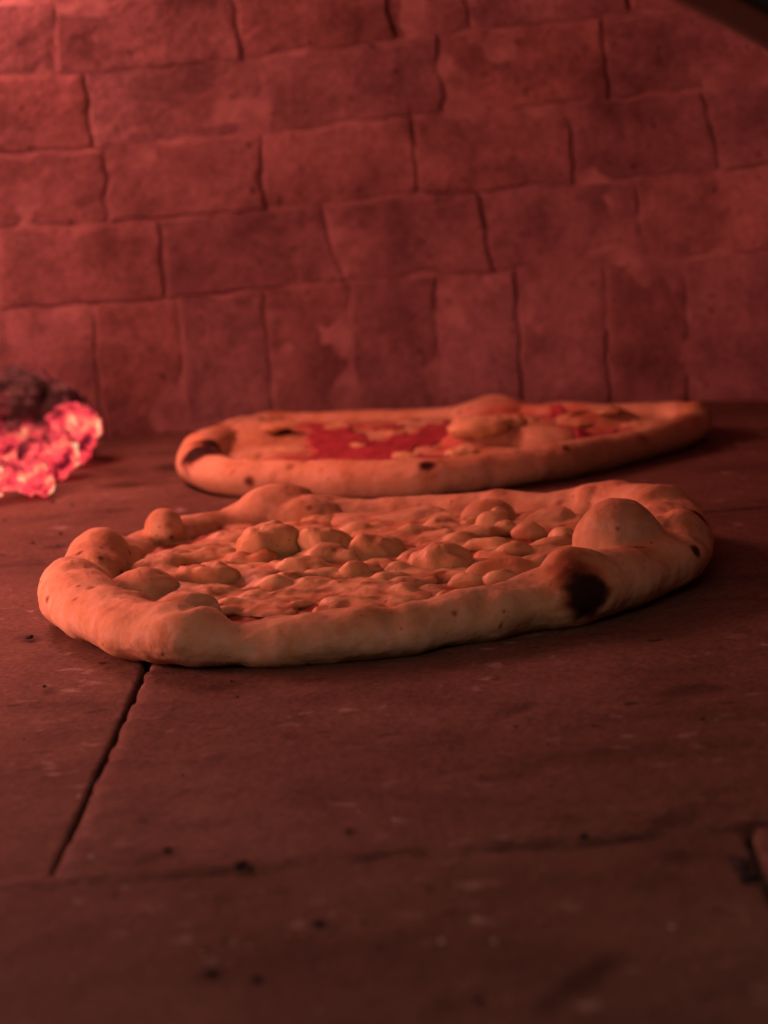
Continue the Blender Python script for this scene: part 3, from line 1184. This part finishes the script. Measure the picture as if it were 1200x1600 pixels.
    parts.append(pool([(640, 700), (700, 694), (705, 704), (650, 714)], .020, 19.0))
    parts.append(pool([(885, 672), (910, 664), (975, 660), (965, 672), (920, 679)], .018, 8.0))
    parts.append(pool([(835, 628), (880, 626), (900, 632), (860, 634)], .022, 12.0))

    # curds of cheese
    curds = [(745, 676, .0215, .0200, .0150, .0085, .05), (720, 690, .021, .0110, .0090, .0080, .0), (790, 672, .020, .0140, .0120, .0070, .15), (440, 690, .018, .0170, .0190, .0045, .45),
             (390, 700, .018, .0130, .0120, .0045, .5), (600, 664, .018, .014, .0100, .0040, .35), (560, 684, .018, .0060, .0080, .0036, .2), (850, 662, .018, .0140, .0120, .0060, .4),
             (900, 652, .019, .0120, .0100, .0050, .55), (1000, 652, .018, .0120, .0100, .0050, .35), (950, 648, .018, .0110, .0100, .0050, .4), (640, 705, .017, .0100, .0070, .0040, .2),
             (820, 645, .018, .0120, .0100, .0050, .5), (530, 655, .018, .0100, .0090, .0040, .5), (435, 665, .019, .0130, .0120, .0040, .5)]
    for (px, py, z, rx, ry, rz, ts) in curds:
        q = at_z(px, py, z)
        zz = top_z(q[0], q[1])
        rz = rz * (.9 if rz > .0065 else .55)
        v, f = ellipsoid((q[0], q[1], zz - rz * .15), (rx, ry, rz), random.uniform(-.3, .3), 0, 36, 22, .9)
        o = mesh_obj('cheese_chunk', v, f, CHEESE)
        co = roughen(o.data, [(0.0024, 60, 3), (0.0009, 190, 2)], None, px * .1)
        wob = np.array([fbm(p, 70, 3, px) for p in co])
        col = np.tile(CREAM, (len(co), 1))
        col = lerp3(col, TOAST, np.clip(ts * smoothstep(-0.5, 0.4, wob), 0, 1))
        col = lerp3(col, RED, np.clip(.45 * smoothstep(0.25, 0.7, -wob), 0, 1))
        set_color(o.data, col)
        parts.append(o)
    for o in parts:
        o.parent = root
        o.data.transform(Matrix.Translation(-Vector(root.location)))


front_pizza()
rear_pizza()


# ------------------------------------------------------------------ embers of the fire at the left
def rock(name, c, rad, rotz, tilt, mat, seed, amp=0.006, vor=0.006, label=None, cat=None, group=None, sub=(90, 56)):
    v, f = ellipsoid((0, 0, 0), rad, 0, 0, sub[0], sub[1], 0.8)
    out = []
    for p in v:
        p = np.array(p)
        n = p / np.array(rad) ** 2
        n = n / (np.linalg.norm(n) + 1e-9)
        q = Vector(p) * 78 + Vector((seed, seed * 2, -seed))
        d, _ = noise.voronoi(q)
        crack = 1.9 * min(0.2, d[1] - d[0]) + 0.06
        out.append(p + n * (amp * fbm(p, 45, 3, seed) + vor * (crack - 0.25) + 0.0012 * fbm(p, 260, 2, seed)))
    M4 = Matrix.Rotation(rotz, 4, 'Z') @ Matrix.Rotation(tilt, 4, 'Y')
    out = [M4 @ Vector(p) for p in out]
    zmin = min(p.z for p in out)
    cz = c[2] if c[2] is not None else -zmin + 0.0006
    o = mesh_obj(name, out, f, mat)
    o.location = (c[0], c[1], cz)
    tag(o, label, cat, group)
    return o


E_log = ember_material('burning_log', 0.012, 0.050, 1.25)
E_hot = ember_material('glowing_coal', 0.030, 0.075, 1.3)
E_low = ember_material('ember_bits', 0.010, 0.050, 1.3)
c = at_z(-60, 752, 0.0)
rock('burning_log', (c[0] - .02, c[1] + .03, None), (.105, .026, .030), .12, .06, E_log, 3.1, .009, .010,
     'charred log with dark crusted top, burning red along its side', 'log', None, (150, 60))
c = at_z(112, 735, 0.0)
rock('glowing_coal', (c[0], c[1] + .012, None), (.0165, .0150, .0195), .4, .25, E_hot, 8.2, .007, .010,
     'upright glowing coal at the right end of the burning log', 'coal')
c = at_z(78, 752, 0.0)
rock('glowing_coal', (c[0], c[1], None), (.0165, .0130, .0120), .2, -.1, E_low, 14.7, .007, .010,
     'red-hot coal lying low between the upright coal and the log', 'coal')
c = at_z(35, 782, 0.0)
rock('glowing_coal', (c[0], c[1], None), (.0175, .0120, .0105), -.1, .05, E_low, 21.3, .007, .010,
     'flat glowing coal nearest the front, with orange hot edge', 'coal')
c = at_z(-45, 790, 0.0)
rock('glowing_coal', (c[0], c[1], None), (.0220, .0150, .0140), .3, .0, E_low, 27.9, .007, .010,
     'glowing coal cut by the left edge of the picture', 'coal')

# ------------------------------------------------------------------ crumbs on the hearth
def crumbs(name, spots, mat, label, seed, flat=0.5):
    V, F = [], []
    r_ = random.Random(seed)
    for (px, py, s) in spots:
        p = at_z(px, py, 0.0)
        v, f = ellipsoid((p[0], p[1], .0008 + s * flat * .5), (s * r_.uniform(.8, 1.4), s * r_.uniform(.6, 1.0), s * flat), r_.uniform(0, 3), 0, 10, 7, .8)
        v = [(x[0] + s * .35 * noise.noise(Vector(x) * 400), x[1] + s * .35 * noise.noise(Vector(x) * 430 + Vector((5, 5, 5))),
              max(.0002, x[2] + s * .3 * noise.noise(Vector(x) * 410))) for x in v]
        o = len(V)
        V += v
        F += [tuple(i + o for i in q) for q in f]
    ob = mesh_obj(name, V, F, mat)
    tag(ob, label, None, None, 'stuff')


r2 = random.Random(3)
coal = [(376, 1358, .0030), (392, 1362, .0016), (497, 1447, .0018), (262, 1333, .0016), (545, 1303, .0011), (330, 1524, .0015), (912, 1312, .0016),
        (46, 999, .0019), (1158, 1362, .0042), (1172, 1378, .0035), (1148, 1348, .0026), (748, 1568, .0014), (400, 1534, .0013), (70, 1076, .001), (1098, 1128, .0013)]
coal += [(r2.uniform(0, 1200), r2.uniform(1050, 1600), r2.uniform(.0003, .0008)) for _ in range(40)]
coal += [(r2.uniform(0, 270), r2.uniform(730, 880), r2.uniform(.0004, .0012)) for _ in range(25)]
crumbs('charcoal_crumbs', coal, COAL, 'black charcoal crumbs scattered over the hearth', 4)
fl = [(123, 1248, .0011), (143, 1343, .0012), (690, 1476, .0012), (520, 1433, .0008), (773, 1476, .0010), (740, 1440, .0008), (1050, 1453, .0009), (615, 1285, .0006),
      (318, 1494, .0007), (560, 1272, .0005)]
fl += [(r2.uniform(0, 1200), r2.uniform(1330, 1600), r2.uniform(.0002, .0005)) for _ in range(60)]
crumbs('flour_specks', fl, FLOUR, 'pale flour specks sprinkled on the near stones', 9, .35)
